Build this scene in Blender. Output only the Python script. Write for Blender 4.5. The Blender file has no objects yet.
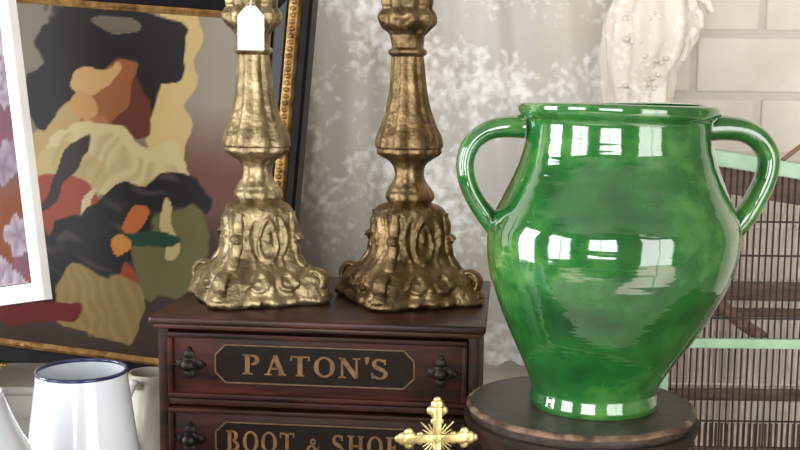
import bpy, bmesh, math, random
from mathutils import Vector, Matrix, noise as mnoise
random.seed(7)
PI = math.pi
scene = bpy.context.scene
COL = scene.collection

# ------------------------------------------------------------------ camera
F = 1115.0
CAMH = 1.30
PITCH, ROLL = math.radians(7.0), math.radians(0.7)
RM = Matrix.Rotation(math.radians(90) - PITCH, 3, 'X') @ Matrix.Rotation(ROLL, 3, 'Z')
cam_d = bpy.data.cameras.new('camera'); cam = bpy.data.objects.new('camera', cam_d); COL.objects.link(cam)
cam.matrix_world = Matrix.Translation((0, 0, CAMH)) @ RM.to_4x4()
cam_d.sensor_width = 36.0; cam_d.lens = 36.0 * F / 800.0; cam_d.clip_start = 0.01
scene.camera = cam

def P(px, py, Y):
    """point of the place seen at a pixel, at distance Y into the room"""
    d = RM @ Vector(((px - 400) / F, (225 - py) / F, -1.0))
    return Vector((0, 0, CAMH)) + d * (Y / d.y)

# ------------------------------------------------------------------ helpers
def lin(c):
    return tuple(((x / 255) / 12.92 if x / 255 <= .04045 else ((x / 255 + .055) / 1.055) ** 2.4) for x in c)

def mat(name, c1, c2=None, rough=.5, metal=0., scale=8., detail=6., bump=0., bscale=None, stretch=None,
        coat=0., spec=.5, lo=.35, hi=.65, rough2=None, c3=None):
    m = bpy.data.materials.new(name); m.use_nodes = True
    nt = m.node_tree; N = nt.nodes; L = nt.links
    b = N['Principled BSDF']
    b.inputs['Roughness'].default_value = rough; b.inputs['Metallic'].default_value = metal
    b.inputs['Coat Weight'].default_value = coat; b.inputs['Coat Roughness'].default_value = .08
    b.inputs['Specular IOR Level'].default_value = spec
    b.inputs['Base Color'].default_value = (*lin(c1), 1)
    tc = N.new('ShaderNodeTexCoord'); mp = N.new('ShaderNodeMapping')
    L.new(tc.outputs['Object'], mp.inputs['Vector'])
    if stretch: mp.inputs['Scale'].default_value = stretch
    if c2:
        nz = N.new('ShaderNodeTexNoise'); nz.inputs['Scale'].default_value = scale; nz.inputs['Detail'].default_value = detail
        L.new(mp.outputs['Vector'], nz.inputs['Vector'])
        r = N.new('ShaderNodeValToRGB'); e = r.color_ramp.elements
        e[0].position = lo; e[0].color = (*lin(c1), 1); e[1].position = hi; e[1].color = (*lin(c2), 1)
        if c3:
            x = e.new((lo + hi) / 2); x.color = (*lin(c3), 1)
        L.new(nz.outputs['Fac'], r.inputs['Fac']); L.new(r.outputs['Color'], b.inputs['Base Color'])
        if rough2 is not None:
            mr = N.new('ShaderNodeMapRange'); mr.inputs['From Min'].default_value = lo; mr.inputs['From Max'].default_value = hi
            mr.inputs['To Min'].default_value = rough; mr.inputs['To Max'].default_value = rough2
            L.new(nz.outputs['Fac'], mr.inputs['Value']); L.new(mr.outputs['Result'], b.inputs['Roughness'])
    if bump:
        n2 = N.new('ShaderNodeTexNoise'); n2.inputs['Scale'].default_value = bscale or scale * 3; n2.inputs['Detail'].default_value = 4
        L.new(mp.outputs['Vector'], n2.inputs['Vector'])
        bp = N.new('ShaderNodeBump'); bp.inputs['Strength'].default_value = bump; bp.inputs['Distance'].default_value = .004
        L.new(n2.outputs['Fac'], bp.inputs['Height']); L.new(bp.outputs['Normal'], b.inputs['Normal'])
    return m

def painted(name, rough=.4, bump=.15, bscale=300, spec=.5, coat=0.):
    m = bpy.data.materials.new(name); m.use_nodes = True
    N = m.node_tree.nodes; L = m.node_tree.links; b = N['Principled BSDF']
    a = N.new('ShaderNodeAttribute'); a.attribute_name = 'paint'
    L.new(a.outputs['Color'], b.inputs['Base Color'])
    b.inputs['Roughness'].default_value = rough; b.inputs['Specular IOR Level'].default_value = spec
    b.inputs['Coat Weight'].default_value = coat
    tc = N.new('ShaderNodeTexCoord'); n2 = N.new('ShaderNodeTexNoise'); n2.inputs['Scale'].default_value = bscale
    L.new(tc.outputs['Object'], n2.inputs['Vector'])
    bp = N.new('ShaderNodeBump'); bp.inputs['Strength'].default_value = bump; bp.inputs['Distance'].default_value = .001
    L.new(n2.outputs['Fac'], bp.inputs['Height']); L.new(bp.outputs['Normal'], b.inputs['Normal'])
    return m

def link(name, bm, m, parent=None, smooth=True, angle=40):
    bmesh.ops.recalc_face_normals(bm, faces=bm.faces)
    me = bpy.data.meshes.new(name); bm.to_mesh(me); bm.free()
    for p in me.polygons: p.use_smooth = smooth
    if smooth: me.set_sharp_from_angle(angle=math.radians(angle))
    o = bpy.data.objects.new(name, me); COL.objects.link(o)
    for q in (m if isinstance(m, (list, tuple)) else [m]): me.materials.append(q)
    if parent: o.parent = parent
    return o

def thing(name, label, cat, loc=(0, 0, 0), rotz=0., group=None):
    o = bpy.data.objects.new(name, None); COL.objects.link(o); o.empty_display_size = .03
    o.location = loc; o.rotation_euler = (0, 0, rotz)
    o['label'] = label; o['category'] = cat
    if group: o['group'] = group
    return o

def struct(name, bm, m, parent=None, smooth=False):
    o = link(name, bm, m, parent, smooth)
    if not parent: o['kind'] = 'structure'
    return o

def box(bm, x0, x1, y0, y1, z0, z1, bevel=0., M=None, seg=2):
    t = bmesh.new()
    bmesh.ops.create_cube(t, size=1)
    for v in t.verts:
        v.co = Vector(((x0 + x1) / 2 + v.co.x * (x1 - x0), (y0 + y1) / 2 + v.co.y * (y1 - y0), (z0 + z1) / 2 + v.co.z * (z1 - z0)))
    if bevel: bmesh.ops.bevel(t, geom=list(t.edges), offset=bevel, segments=seg, profile=.5, affect='EDGES')
    if M is not None: bmesh.ops.transform(t, matrix=M, verts=t.verts)
    merge(bm, t); return bm

def merge(bm, t):
    mp = {}
    for v in t.verts: mp[v] = bm.verts.new(v.co)
    for f in t.faces:
        try:
            nf = bm.faces.new([mp[v] for v in f.verts]); nf.material_index = f.material_index
        except ValueError: pass
    t.free()

def smoothp(pts, n=6):
    """Catmull-Rom through points"""
    pts = [Vector(p) for p in pts]; out = []
    for i in range(len(pts) - 1):
        p0 = pts[max(i - 1, 0)]; p1 = pts[i]; p2 = pts[i + 1]; p3 = pts[min(i + 2, len(pts) - 1)]
        for k in range(n):
            t = k / n
            out.append(.5 * ((2 * p1) + (p2 - p0) * t + (2 * p0 - 5 * p1 + 4 * p2 - p3) * t * t + (3 * p1 - p0 - 3 * p2 + p3) * t ** 3))
    out.append(pts[-1]); return out

def lathe(bm, prof, seg=64, fn=None, closed=False, M=None):
    """prof: (r,z) list; fn(r,z,th)->(x,y,z) optional"""
    rings = []
    t = bmesh.new()
    for r, z in prof:
        if r < 1e-6 and fn is None:
            rings.append([t.verts.new((0, 0, z))] * seg)
        else:
            ring = []
            for k in range(seg):
                th = 2 * PI * k / seg
                ring.append(t.verts.new(fn(r, z, th) if fn else (r * math.cos(th), r * math.sin(th), z)))
            rings.append(ring)
    pairs = list(zip(rings, rings[1:]))
    if closed: pairs.append((rings[-1], rings[0]))
    for a, b in pairs:
        for k in range(seg):
            q = [a[k], a[(k + 1) % seg], b[(k + 1) % seg], b[k]]
            u = []
            for v in q:
                if v not in u: u.append(v)
            if len(u) > 2:
                try: t.faces.new(u)
                except ValueError: pass
    if not closed:
        for rg in (rings[0], rings[-1]):
            if len(set(rg)) > 2:
                try: t.faces.new(rg)
                except ValueError: pass
    if M is not None: bmesh.ops.transform(t, matrix=M, verts=t.verts)
    merge(bm, t); return bm

def tube(bm, pts, rad, seg=12, flat=None):
    """swept tube; rad number or list; flat=(vec,scale) squashes the section along vec"""
    pts = [Vector(p) for p in pts]; n = len(pts)
    rr = rad if isinstance(rad, (list, tuple)) else [rad] * n
    rings = []; up = None
    for i, p in enumerate(pts):
        d = (pts[min(i + 1, n - 1)] - pts[max(i - 1, 0)]).normalized()
        if up is None:
            up = Vector((0, 0, 1)) if abs(d.z) < .9 else Vector((0, 1, 0))
        u = (up - d * up.dot(d)).normalized(); w = d.cross(u); up = u
        ring = []
        for k in range(seg):
            a = 2 * PI * k / seg
            o = (u * math.cos(a) + w * math.sin(a)) * rr[i]
            if flat: o = o + flat[0] * o.dot(flat[0]) * (flat[1] - 1)
            ring.append(bm.verts.new(p + o))
        rings.append(ring)
    for a, b in zip(rings, rings[1:]):
        for k in range(seg): bm.faces.new((a[k], a[(k + 1) % seg], b[(k + 1) % seg], b[k]))
    bm.faces.new(rings[0]); bm.faces.new(rings[-1]); return bm

def ball(bm, c, r, s=(1, 1, 1), u=16, v=10):
    bmesh.ops.create_uvsphere(bm, u_segments=u, v_segments=v, radius=r,
                              matrix=Matrix.Translation(c) @ Matrix.Diagonal((*s, 1)))
    return bm

def prism(bm, poly, y0, y1):
    """polygon in x,z extruded in y"""
    a = [bm.verts.new((x, y0, z)) for x, z in poly]; b = [bm.verts.new((x, y1, z)) for x, z in poly]
    n = len(poly)
    bm.faces.new(a); bm.faces.new(b[::-1])
    for k in range(n): bm.faces.new((a[k], b[k], b[(k + 1) % n], a[(k + 1) % n]))
    return bm

def interp(tab, x):
    if x <= tab[0][0]: return tab[0][1]
    for (a, va), (b, vb) in zip(tab, tab[1:]):
        if x <= b: 
            t = (x - a) / (b - a); return va + (vb - va) * t
    return tab[-1][1]

# ------------------------------------------------------------------ materials
M_brick = mat('cream_painted_brick', (230, 222, 208), (216, 207, 192), rough=.6, scale=9, bump=.25, bscale=60)
M_mortar = mat('painted_mortar', (212, 204, 192), (202, 194, 182), rough=.75, scale=20, bump=.3, bscale=120)
M_plaster = mat('wall_plaster', (132, 122, 108), (116, 106, 94), rough=.8, scale=3)
M_floor = mat('pale_concrete', (176, 168, 156), (156, 148, 136), rough=.5, scale=3)
M_ceil = mat('ceiling_paint', (150, 146, 138), (140, 136, 128), rough=.85, scale=2)
M_white = mat('white_paint', (240, 240, 238), (228, 228, 226), rough=.4, scale=12, bump=.08)
M_wood = mat('dark_mahogany', (24, 7, 5), (64, 24, 16), rough=.42, scale=7, stretch=(2, 14, 14), bump=.08, bscale=60, spec=.22, c3=(44, 15, 10), rough2=.55)
M_woodtop = mat('dark_mahogany_top', (32, 14, 11), (70, 34, 26), rough=.36, scale=7, stretch=(2, 14, 14), bump=.06, bscale=60, spec=.35)
M_table = mat('table_wood', (92, 66, 46), (66, 46, 32), rough=.5, scale=6, stretch=(1.5, 14, 14))
M_plq = mat('black_lacquer', (15, 8, 5), (27, 16, 9), rough=.4, scale=30, spec=.15)
M_gilt = mat('worn_gilt_lettering', (92, 64, 34), (128, 90, 48), rough=.45, metal=.25, scale=90, bump=.1)
M_giltline = mat('worn_gilt_line', (104, 76, 50), (84, 58, 38), rough=.5, metal=.15, scale=120)
M_iron = mat('dark_iron', (24, 19, 18), (44, 36, 32), rough=.42, metal=.7, scale=60, bump=.1)
M_brass = mat('antique_brass', (104, 90, 66), (206, 188, 150), rough=.36, metal=.92, scale=42, bump=.6, bscale=150, c3=(156, 138, 104), rough2=.48, lo=.3, hi=.7)
M_brass2 = mat('antique_brass_brown', (84, 68, 46), (170, 144, 106), rough=.38, metal=.92, scale=42, bump=.6, bscale=150, c3=(126, 104, 72), rough2=.46, lo=.3, hi=.7)
M_cross = mat('polished_brass', (176, 156, 98), (212, 196, 142), rough=.3, metal=.75, scale=60, bump=.15)
M_enam = mat('white_enamel', (220, 225, 233), (212, 218, 228), rough=.14, scale=6, coat=.5)
M_blue = mat('navy_enamel_rim', (26, 32, 74), (36, 44, 92), rough=.2, scale=40, coat=.4)
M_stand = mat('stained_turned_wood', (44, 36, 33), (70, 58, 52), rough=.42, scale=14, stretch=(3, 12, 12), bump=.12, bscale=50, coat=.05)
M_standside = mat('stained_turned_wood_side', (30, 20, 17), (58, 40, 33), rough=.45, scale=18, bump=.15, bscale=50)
M_wear = mat('worn_wood_edge', (64, 46, 38), (150, 122, 100), rough=.5, scale=55, lo=.42, hi=.68)
M_mint = mat('mint_green_paint', (178, 210, 178), (148, 188, 152), rough=.5, scale=22, bump=.15, c3=(166, 202, 168))
M_wire = mat('rusty_brown_wire', (44, 31, 27), (66, 48, 41), rough=.55, metal=.3, scale=80)
M_wirel = mat('pale_cane', (232, 216, 204), (206, 186, 172), rough=.6, scale=60)
M_slat = mat('brown_cage_board', (88, 66, 54), (120, 92, 76), rough=.6, scale=14, stretch=(2, 12, 12))
M_twig = mat('bark', (112, 84, 66), (150, 118, 96), rough=.8, scale=60, bump=.5)
M_grey = mat('grey_painted_wood', (152, 150, 144), (134, 131, 125), rough=.55, scale=10, bump=.1)
M_pot = mat('cream_stoneware', (206, 202, 190), (180, 175, 160), rough=.35, scale=18, coat=.2)
M_fblack = mat('black_frame_lacquer', (12, 12, 15), (22, 21, 25), rough=.4, scale=30, spec=.2)
M_fgold = mat('gilt_frame_moulding', (120, 84, 44), (184, 144, 86), rough=.42, metal=.6, scale=55, bump=.5, bscale=160)
M_card = mat('white_card', (246, 246, 246), (240, 240, 240), rough=.6, scale=20)
M_string = mat('cotton_string', (222, 216, 204), (200, 192, 178), rough=.8, scale=90)
M_paint = painted('stitched_canvas', rough=.42, bump=.2, bscale=420, spec=.22)
M_print = painted('floral_print', rough=.7, bump=.05, spec=.1)

def green_glaze():
    m = bpy.data.materials.new('green_lead_glaze'); m.use_nodes = True
    N = m.node_tree.nodes; L = m.node_tree.links; b = N['Principled BSDF']
    b.inputs['Roughness'].default_value = .09; b.inputs['Coat Weight'].default_value = 1.0; b.inputs['Coat Roughness'].default_value = .04; b.inputs['Coat IOR'].default_value = 1.75
    b.inputs['Specular IOR Level'].default_value = .6
    tc = N.new('ShaderNodeTexCoord'); mp = N.new('ShaderNodeMapping'); mp.inputs['Scale'].default_value = (1, 1, 1.9)
    L.new(tc.outputs['Object'], mp.inputs['Vector'])
    n1 = N.new('ShaderNodeTexNoise'); n1.inputs['Scale'].default_value = 7; n1.inputs['Detail'].default_value = 5
    n2 = N.new('ShaderNodeTexNoise'); n2.inputs['Scale'].default_value = 55; n2.inputs['Detail'].default_value = 6
    L.new(mp.outputs['Vector'], n1.inputs['Vector']); L.new(tc.outputs['Object'], n2.inputs['Vector'])
    # pigment thinner on the throwing rings of the shoulder and on the right flank
    mx = N.new('ShaderNodeMath'); mx.operation = 'MULTIPLY_ADD'; mx.inputs[1].default_value = .4
    L.new(n2.outputs['Fac'], mx.inputs[0]); L.new(n1.outputs['Fac'], mx.inputs[2])
    r = N.new('ShaderNodeValToRGB'); e = r.color_ramp.elements
    e[0].position = .5; e[0].color = (*lin((12, 64, 26)), 1)
    e[1].position = .95; e[1].color = (*lin((84, 142, 66)), 1)
    x = e.new(.70); x.color = (*lin((27, 96, 38)), 1)
    L.new(mx.outputs[0], r.inputs['Fac']); L.new(r.outputs['Color'], b.inputs['Base Color'])
    w = N.new('ShaderNodeTexNoise'); w.inputs['Scale'].default_value = 9; w.inputs['Detail'].default_value = 3
    m2 = N.new('ShaderNodeMapping'); m2.inputs['Scale'].default_value = (.6, .6, 5)
    L.new(tc.outputs['Object'], m2.inputs['Vector']); L.new(m2.outputs['Vector'], w.inputs['Vector'])
    bp = N.new('ShaderNodeBump'); bp.inputs['Strength'].default_value = .22; bp.inputs['Distance'].default_value = .006
    pe = N.new('ShaderNodeTexNoise'); pe.inputs['Scale'].default_value = 42; pe.inputs['Detail'].default_value = 2
    L.new(tc.outputs['Object'], pe.inputs['Vector'])
    ad = N.new('ShaderNodeMath'); ad.operation = 'MULTIPLY_ADD'; ad.inputs[1].default_value = .16
    L.new(pe.outputs['Fac'], ad.inputs[0]); L.new(w.outputs['Fac'], ad.inputs[2])
    L.new(ad.outputs[0], bp.inputs['Height']); L.new(bp.outputs['Normal'], b.inputs['Normal'])
    L.new(bp.outputs['Normal'], b.inputs['Coat Normal'])
    return m
M_green = green_glaze()

def lace(name, ground, motif, warm, sc=16, thr=.52):
    m = bpy.data.materials.new(name); m.use_nodes = True
    N = m.node_tree.nodes; L = m.node_tree.links; b = N['Principled BSDF']
    b.inputs['Roughness'].default_value = .75; b.inputs['Specular IOR Level'].default_value = .2
    tc = N.new('ShaderNodeTexCoord')
    big = N.new('ShaderNodeTexNoise'); big.inputs['Scale'].default_value = sc * .42; big.inputs['Detail'].default_value = 3
    L.new(tc.outputs['Object'], big.inputs['Vector'])
    wv = N.new('ShaderNodeTexNoise'); wv.inputs['Scale'].default_value = sc * 4.2; wv.inputs['Detail'].default_value = 5; wv.inputs['Distortion'].default_value = .35
    L.new(tc.outputs['Object'], wv.inputs['Vector'])
    vo = N.new('ShaderNodeTexVoronoi'); vo.inputs['Scale'].default_value = sc * 4.5
    L.new(tc.outputs['Object'], vo.inputs['Vector'])
    a = N.new('ShaderNodeMath'); a.operation = 'MULTIPLY_ADD'; a.inputs[1].default_value = .55
    L.new(wv.outputs['Fac'], a.inputs[0]); L.new(big.outputs['Fac'], a.inputs[2])
    c = N.new('ShaderNodeMath'); c.operation = 'MULTIPLY_ADD'; c.inputs[1].default_value = -.22
    L.new(vo.outputs['Distance'], c.inputs[0]); L.new(a.outputs[0], c.inputs[2])
    r = N.new('ShaderNodeValToRGB'); e = r.color_ramp.elements
    e[0].position = thr + .11; e[0].color = (0, 0, 0, 1); e[1].position = thr + .31; e[1].color = (1, 1, 1, 1)
    L.new(c.outputs[0], r.inputs['Fac'])
    # ground net: two tones in large soft areas
    g = N.new('ShaderNodeTexNoise'); g.inputs['Scale'].default_value = 5; g.inputs['Detail'].default_value = 2
    L.new(tc.outputs['Object'], g.inputs['Vector'])
    gr = N.new('ShaderNodeValToRGB'); gr.color_ramp.elements[0].position = .4; gr.color_ramp.elements[1].position = .62
    gr.color_ramp.elements[0].color = (*lin(ground), 1); gr.color_ramp.elements[1].color = (*lin(warm), 1)
    L.new(g.outputs['Fac'], gr.inputs['Fac'])
    mx = N.new('ShaderNodeMix'); mx.data_type = 'RGBA'
    L.new(r.outputs['Color'], mx.inputs['Factor']); L.new(gr.outputs['Color'], mx.inputs['A'])
    mx.inputs['B'].default_value = (*lin(motif), 1)
    L.new(mx.outputs['Result'], b.inputs['Base Color'])
    bp = N.new('ShaderNodeBump'); bp.inputs['Strength'].default_value = .35; bp.inputs['Distance'].default_value = .003
    L.new(r.outputs['Color'], bp.inputs['Height']); L.new(bp.outputs['Normal'], b.inputs['Normal'])
    return m
M_lace = lace('floral_lace', (200, 196, 191), (246, 244, 242), (196, 188, 174), sc=15)
M_lace2 = lace('cream_beaded_lace', (226, 216, 202), (246, 240, 232), (216, 204, 188), sc=22, thr=.5)

# ------------------------------------------------------------------ the room
XL, XR, YF, YB, ZC = -2.3, 3.4, -1.9, 1.90, 2.8
bm = bmesh.new(); box(bm, XL - .1, XR + .1, YF - .1, YB + .2, -.06, 0); struct('floor', bm, M_floor)
bm = bmesh.new(); box(bm, XL - .1, XR + .1, YF - .1, YB + .2, ZC, ZC + .06); struct('ceiling', bm, M_ceil)
# back wall: mortar backing and every course of painted brick in one mesh
bm = bmesh.new(); box(bm, XL, XR, YB + .004, YB + .12, 0, ZC)
for f in bm.faces: f.material_index = 1
zref = P(760, 96, YB).z; pitch = P(760, 34, YB).z - zref; BL = .25
xref = P(694, 65, YB).x
k0 = int(zref / pitch) + 1
for r in range(-k0, 12):
    z0 = zref + r * pitch
    off = xref if r % 2 == 0 else xref + BL * .45
    for c in range(-4, 6):
        x0 = off + c * BL
        if z0 + pitch < .3: continue
        j = random.uniform(-.0012, .0012)
        box(bm, x0 + .005, x0 + BL - .005, YB + j, YB + .02, z0 + .0055, z0 + pitch - .0055, bevel=.004)
struct('wall_back', bm, [M_brick, M_mortar])
# other walls with window openings
def wall_with_windows(name, M, length, wins):
    bm = bmesh.new(); x = 0
    for (a, b, z0, z1) in wins:
        box(bm, x, a, 0, .1, 0, ZC, M=M); box(bm, a, b, 0, .1, 0, z0, M=M); box(bm, a, b, 0, .1, z1, ZC, M=M); x = b
    box(bm, x, length, 0, .1, 0, ZC, M=M)
    struct(name, bm, M_plaster)
wn = [0]
def window(M, a, b, z0, z1, nx, nz):
    wn[0] += 1; bm = bmesh.new(); t = .045
    box(bm, a, b, .0, .08, z0, z0 + t, M=M); box(bm, a, b, .0, .08, z1 - t, z1, M=M)
    box(bm, a, a + t, .0, .08, z0 + t, z1 - t, M=M); box(bm, b - t, b, .0, .08, z0 + t, z1 - t, M=M)
    for i in range(1, nx):
        x = a + (b - a) * i / nx; box(bm, x - .018, x + .018, .02, .06, z0 + t, z1 - t, M=M)
    for i in range(1, nz):
        z = z0 + (z1 - z0) * i / nz; box(bm, a + t, b - t, .02, .06, z - .018, z + .018, M=M)
    struct('window_%d' % wn[0], bm, M_white)
def daylight(name, M, a, b, z0, z1, power, color=(1, 1, 1)):
    l = bpy.data.lights.new(name, 'AREA'); l.shape = 'RECTANGLE'; l.size = b - a; l.size_y = z1 - z0; l.energy = power; l.color = color
    o = bpy.data.objects.new(name, l); COL.objects.link(o)
    o.matrix_world = M @ Matrix.Translation(((a + b) / 2, .13, (z0 + z1) / 2)) @ Matrix.Rotation(math.radians(90), 4, 'X') @ Matrix.Rotation(PI, 4, 'Y')
    return o
# local frame of a wall: x along it, y outwards
MF = Matrix.Translation((XR, YF, 0)) @ Matrix.Rotation(PI, 4, 'Z')          # front wall
ML = Matrix.Translation((XL, YF, 0)) @ Matrix.Rotation(math.radians(90), 4, 'Z')   # left wall
MR = Matrix.Translation((XR, YB, 0)) @ Matrix.Rotation(math.radians(-90), 4, 'Z')  # right wall
fw = [(.35, 2.45, .02, 2.7), (3.5, 5.0, .75, 2.3)]
lw = [(.5, 1.9, .55, 2.4), (2.55, 3.4, .55, 2.3)]
wall_with_windows('wall_front', MF, XR - XL, fw)
wall_with_windows('wall_left', ML, YB - YF, lw)
wall_with_windows('wall_right', MR, YB - YF, [])
for (w, nx, nz) in ((fw[0], 2, 1), (fw[1], 2, 2)): window(MF, *w, nx, nz)
for (w, nx, nz) in ((lw[0], 2, 2), (lw[1], 2, 1)): window(ML, *w, nx, nz)
KL = 1.3
daylight('daylight_front_right', MF, *fw[0], 95 * KL, (1, .99, .97))
daylight('daylight_front', MF, *fw[1], 70 * KL)
daylight('daylight_left', ML, *lw[0], 75 * KL, (.95, .98, 1))
daylight('daylight_left_rear', ML, *lw[1], 85 * KL, (.95, .98, 1))
sl = bpy.data.lights.new('sun', 'SUN'); sl.energy = 22; sl.angle = .01; sl.color = (1, .96, .9)
so = bpy.data.objects.new('sun', sl); COL.objects.link(so)
so.rotation_euler = Vector((-.30, .52, -.80)).to_track_quat('-Z', 'Y').to_euler()
w = bpy.data.worlds.new('world'); scene.world = w; w.use_nodes = True
w.node_tree.nodes['Background'].inputs['Color'].default_value = (.8, .87, 1, 1); w.node_tree.nodes['Background'].inputs['Strength'].default_value = .6

# ------------------------------------------------------------------ display table (below the picture)
ZT = CAMH - .56
t = thing('display_table', 'brown wooden display table carrying the cabinet, jug and cage', 'table', (0, 1.3, 0))
bm = bmesh.new(); box(bm, -1.0, .95, -.45, .55, ZT - .035, ZT, bevel=.004); link('tabletop', bm, M_table, t)
for x in (-.93, .88):
    for y in (-.38, .48):
        bm = bmesh.new(); box(bm, x - .03, x + .03, y - .03, y + .03, 0, ZT - .035, bevel=.004); link('leg', bm, M_table, t)

# ------------------------------------------------------------------ lace hanging in front of the wall
RZ = CAMH + .34
YC = 1.76
t = thing('curtain_rail', 'thin brass rail along the brick wall that the lace hangs from', 'rail', (0, YC, RZ))
bm = bmesh.new(); tube(bm, [(-.75, 0, 0), (.75, 0, 0)], .007); link('rod', bm, M_brass, t)
for x in (-.72, .72):
    bm = bmesh.new(); tube(bm, [(x, 0, 0), (x, YB - YC - .002, 0)], .006); lathe(bm, [(.018, 0), (.018, .006)], 20, M=Matrix.Translation((x, YB - YC - .007, 0)) @ Matrix.Rotation(math.radians(-90), 4, 'X')); link('bracket', bm, M_brass, t)

bm = bmesh.new()
xa, xb = P(262, 200, YC).x, P(618, 40, YC).x
hem = P(500, 364, YC).z
nx, nz = 150, 60; g = []
for side in (0, 1):
    gg = []
    for j in range(nz + 1):
        v = j / nz; z = hem + (RZ - .009 - hem) * v
        row = []
        for i in range(nx + 1):
            u = i / nx; x = xa + (xb - xa) * u
            s = .010 * math.sin(u * 26 + 1.0 * math.sin(v * 2.2)) * (.35 + .65 * v) + .006 * math.sin(u * 61 + v * 3) * v
            s += .010 * mnoise.noise(Vector((x * 9, z * 5, 2)))
            zz = z + (.004 * math.sin(u * 90) + .003 * math.sin(u * 37) if j == 0 else 0)
            row.append(bm.verts.new((x + .006 * math.sin(v * 5 + u * 9), YC + s + side * .0012, zz)))
        gg.append(row)
    g.append(gg)
for s in (0, 1):
    for j in range(nz):
        for i in range(nx): bm.faces.new((g[s][j][i], g[s][j][i + 1], g[s][j + 1][i + 1], g[s][j + 1][i]))
for i in range(nx):
    bm.faces.new((g[0][0][i], g[0][0][i + 1], g[1][0][i + 1], g[1][0][i])); bm.faces.new((g[0][nz][i], g[0][nz][i + 1], g[1][nz][i + 1], g[1][nz][i]))
for j in range(nz):
    for i in (0, nx): bm.faces.new((g[0][j][i], g[0][j + 1][i], g[1][j + 1][i], g[1][j][i]))
o = link('lace_curtain', bm, M_lace)
o['label'] = 'wide grey-white floral lace curtain hanging behind the right candlestick'; o['category'] = 'curtain'

# gathered beaded lace to the right
t = thing('lace_bundle', 'gathered bunch of cream beaded lace hanging behind the green jar', 'lace', P(650, 100, YC - .03).to_tuple())
org = Vector(t.location)
def lc(px, py): return P(px, py, YC - .03) - org
zt_ = RZ - .009 - org.z
bm = bmesh.new()
prof = []   # (z, left x, right x)
for (py, l, r) in ((235, 622, 662), (200, 616, 668), (150, 610, 668), (100, 607, 669), (72, 605, 672), (58, 604, 684), (40, 605, 692), (15, 609, 694), (0, 613, 692)):
    prof.append((lc(l, py).z, lc(l, py).x, lc(r, py).x))
prof += [(zt_ - .06, prof[-1][1] + .01, prof[-1][2] - .01), (zt_, prof[-1][1] + .03, prof[-1][2] - .03)]
zs = [p[0] for p in prof]
rings = []
NR, NS = 60, 72
for j in range(NR + 1):
    z = zs[0] + (zs[-1] - zs[0]) * j / NR
    l = interp([(p[0], p[1]) for p in prof], z); r = interp([(p[0], p[2]) for p in prof], z)
    cx, hw = (l + r) / 2, (r - l) / 2
    ring = []
    for k in range(NS):
        th = 2 * PI * k / NS
        q = 1 + .10 * math.sin(7 * th + 2 * math.sin(z * 12)) + .06 * math.sin(13 * th + z * 20) + .14 * mnoise.noise(Vector((math.cos(th) * 2, math.sin(th) * 2, z * 22)))
        ring.append(bm.verts.new((cx + hw * q * math.cos(th), min(hw * .62 * q * math.sin(th), .028), z)))
    rings.append(ring)
for a, b in zip(rings, rings[1:]):
    for k in range(NS): bm.faces.new((a[k], a[(k + 1) % NS], b[(k + 1) % NS], b[k]))
bm.faces.new(rings[0]); bm.faces.new(rings[-1])
link('gathered_cloth', bm, M_lace2, t, angle=80)
for (py, x0, x1) in ((17, 622, 660), (43, 622, 640), (78, 628, 664), (86, 616, 660), (60, 640, 676)):
    n = int((x1 - x0) / 5)
    for i in range(n):
        px = x0 + (x1 - x0) * i / n + random.uniform(-1, 1); pyy = py + random.uniform(-4, 4)
        z = lc(px, pyy).z
        l = interp([(p[0], p[1]) for p in prof], z); r = interp([(p[0], p[2]) for p in prof], z)
        cx, hw = (l + r) / 2, (r - l) / 2; s = max(-.95, min(.95, (lc(px, pyy).x - cx) / hw))
        bm = bmesh.new(); ball(bm, (lc(px, pyy).x, -hw * .62 * math.sqrt(1 - s * s) * 1.0, z), random.uniform(.003, .005), u=8, v=6); link('bead', bm, M_lace2, t)
bm = bmesh.new()
a = P(668, 40, YC - .05) - org; b = P(676, 66, YC - .05) - org
for k, (px, py, px2, py2) in enumerate(((690, -8, 712, 12), (690, 8, 700, 28), (684, 30, 680, 62))):
    A = lc(px, py); B = lc(px2, py2)
    tube(bm, smoothp([A, (A + B) / 2 + Vector((.004, -.006, .004)), B]), [.008] * 6 + [.007] * 6 + [.002], 10)
link('loose_tassel', bm, M_lace2, t)

# ------------------------------------------------------------------ large framed picture leaning behind (generic abstract stand-in)
YP = 1.60
pr = P(313, 0, YP)            # a point on the outer right edge
pic = thing('framed_painting', 'large dark painting in a black and gold frame leaning behind the left candlestick', 'painting', (0, 0, 0))
PW, PH, FWd = .62, .64, .068
Rp = Matrix.Rotation(math.radians(-10), 4, 'Z') @ Matrix.Rotation(math.radians(-4), 4, 'X') @ Matrix.Rotation(math.radians(4.0), 4, 'Y')
TOPL = .606                    # local height of the reference point
Rp.translation = pr - (Rp.to_3x3() @ Vector((PW / 2, 0, TOPL)))
pic.matrix_world = Rp
def rail(bm, prof, W, Hh):
    """picture frame: prof = (inset, depth) cross section swept round the rectangle"""
    cor = [(-1, 0), (1, 0), (1, 1), (-1, 1)]
    loops = []
    for d, y in prof:
        loops.append([bm.verts.new((sx * (W / 2 - d), y, (d if sz == 0 else Hh - d))) for sx, sz in cor])
    n = len(loops)
    for i in range(n):
        a, b = loops[i], loops[(i + 1) % n]
        for k in range(4): bm.faces.new((a[k], a[(k + 1) % 4], b[(k + 1) % 4], b[k]))
bm = bmesh.new(); rail(bm, [(0, .03), (0, .0), (.004, -.004), (.013, -.004), (.014, .0), (.014, .03)], PW, PH); fo = link('outer_black_moulding', bm, M_fblack, pic, smooth=False)
bm = bmesh.new(); rail(bm, [(.014, .03), (.014, -.006), (.018, -.011), (.026, -.012), (.032, -.008), (.034, 0), (.034, .03)], PW, PH)
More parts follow.
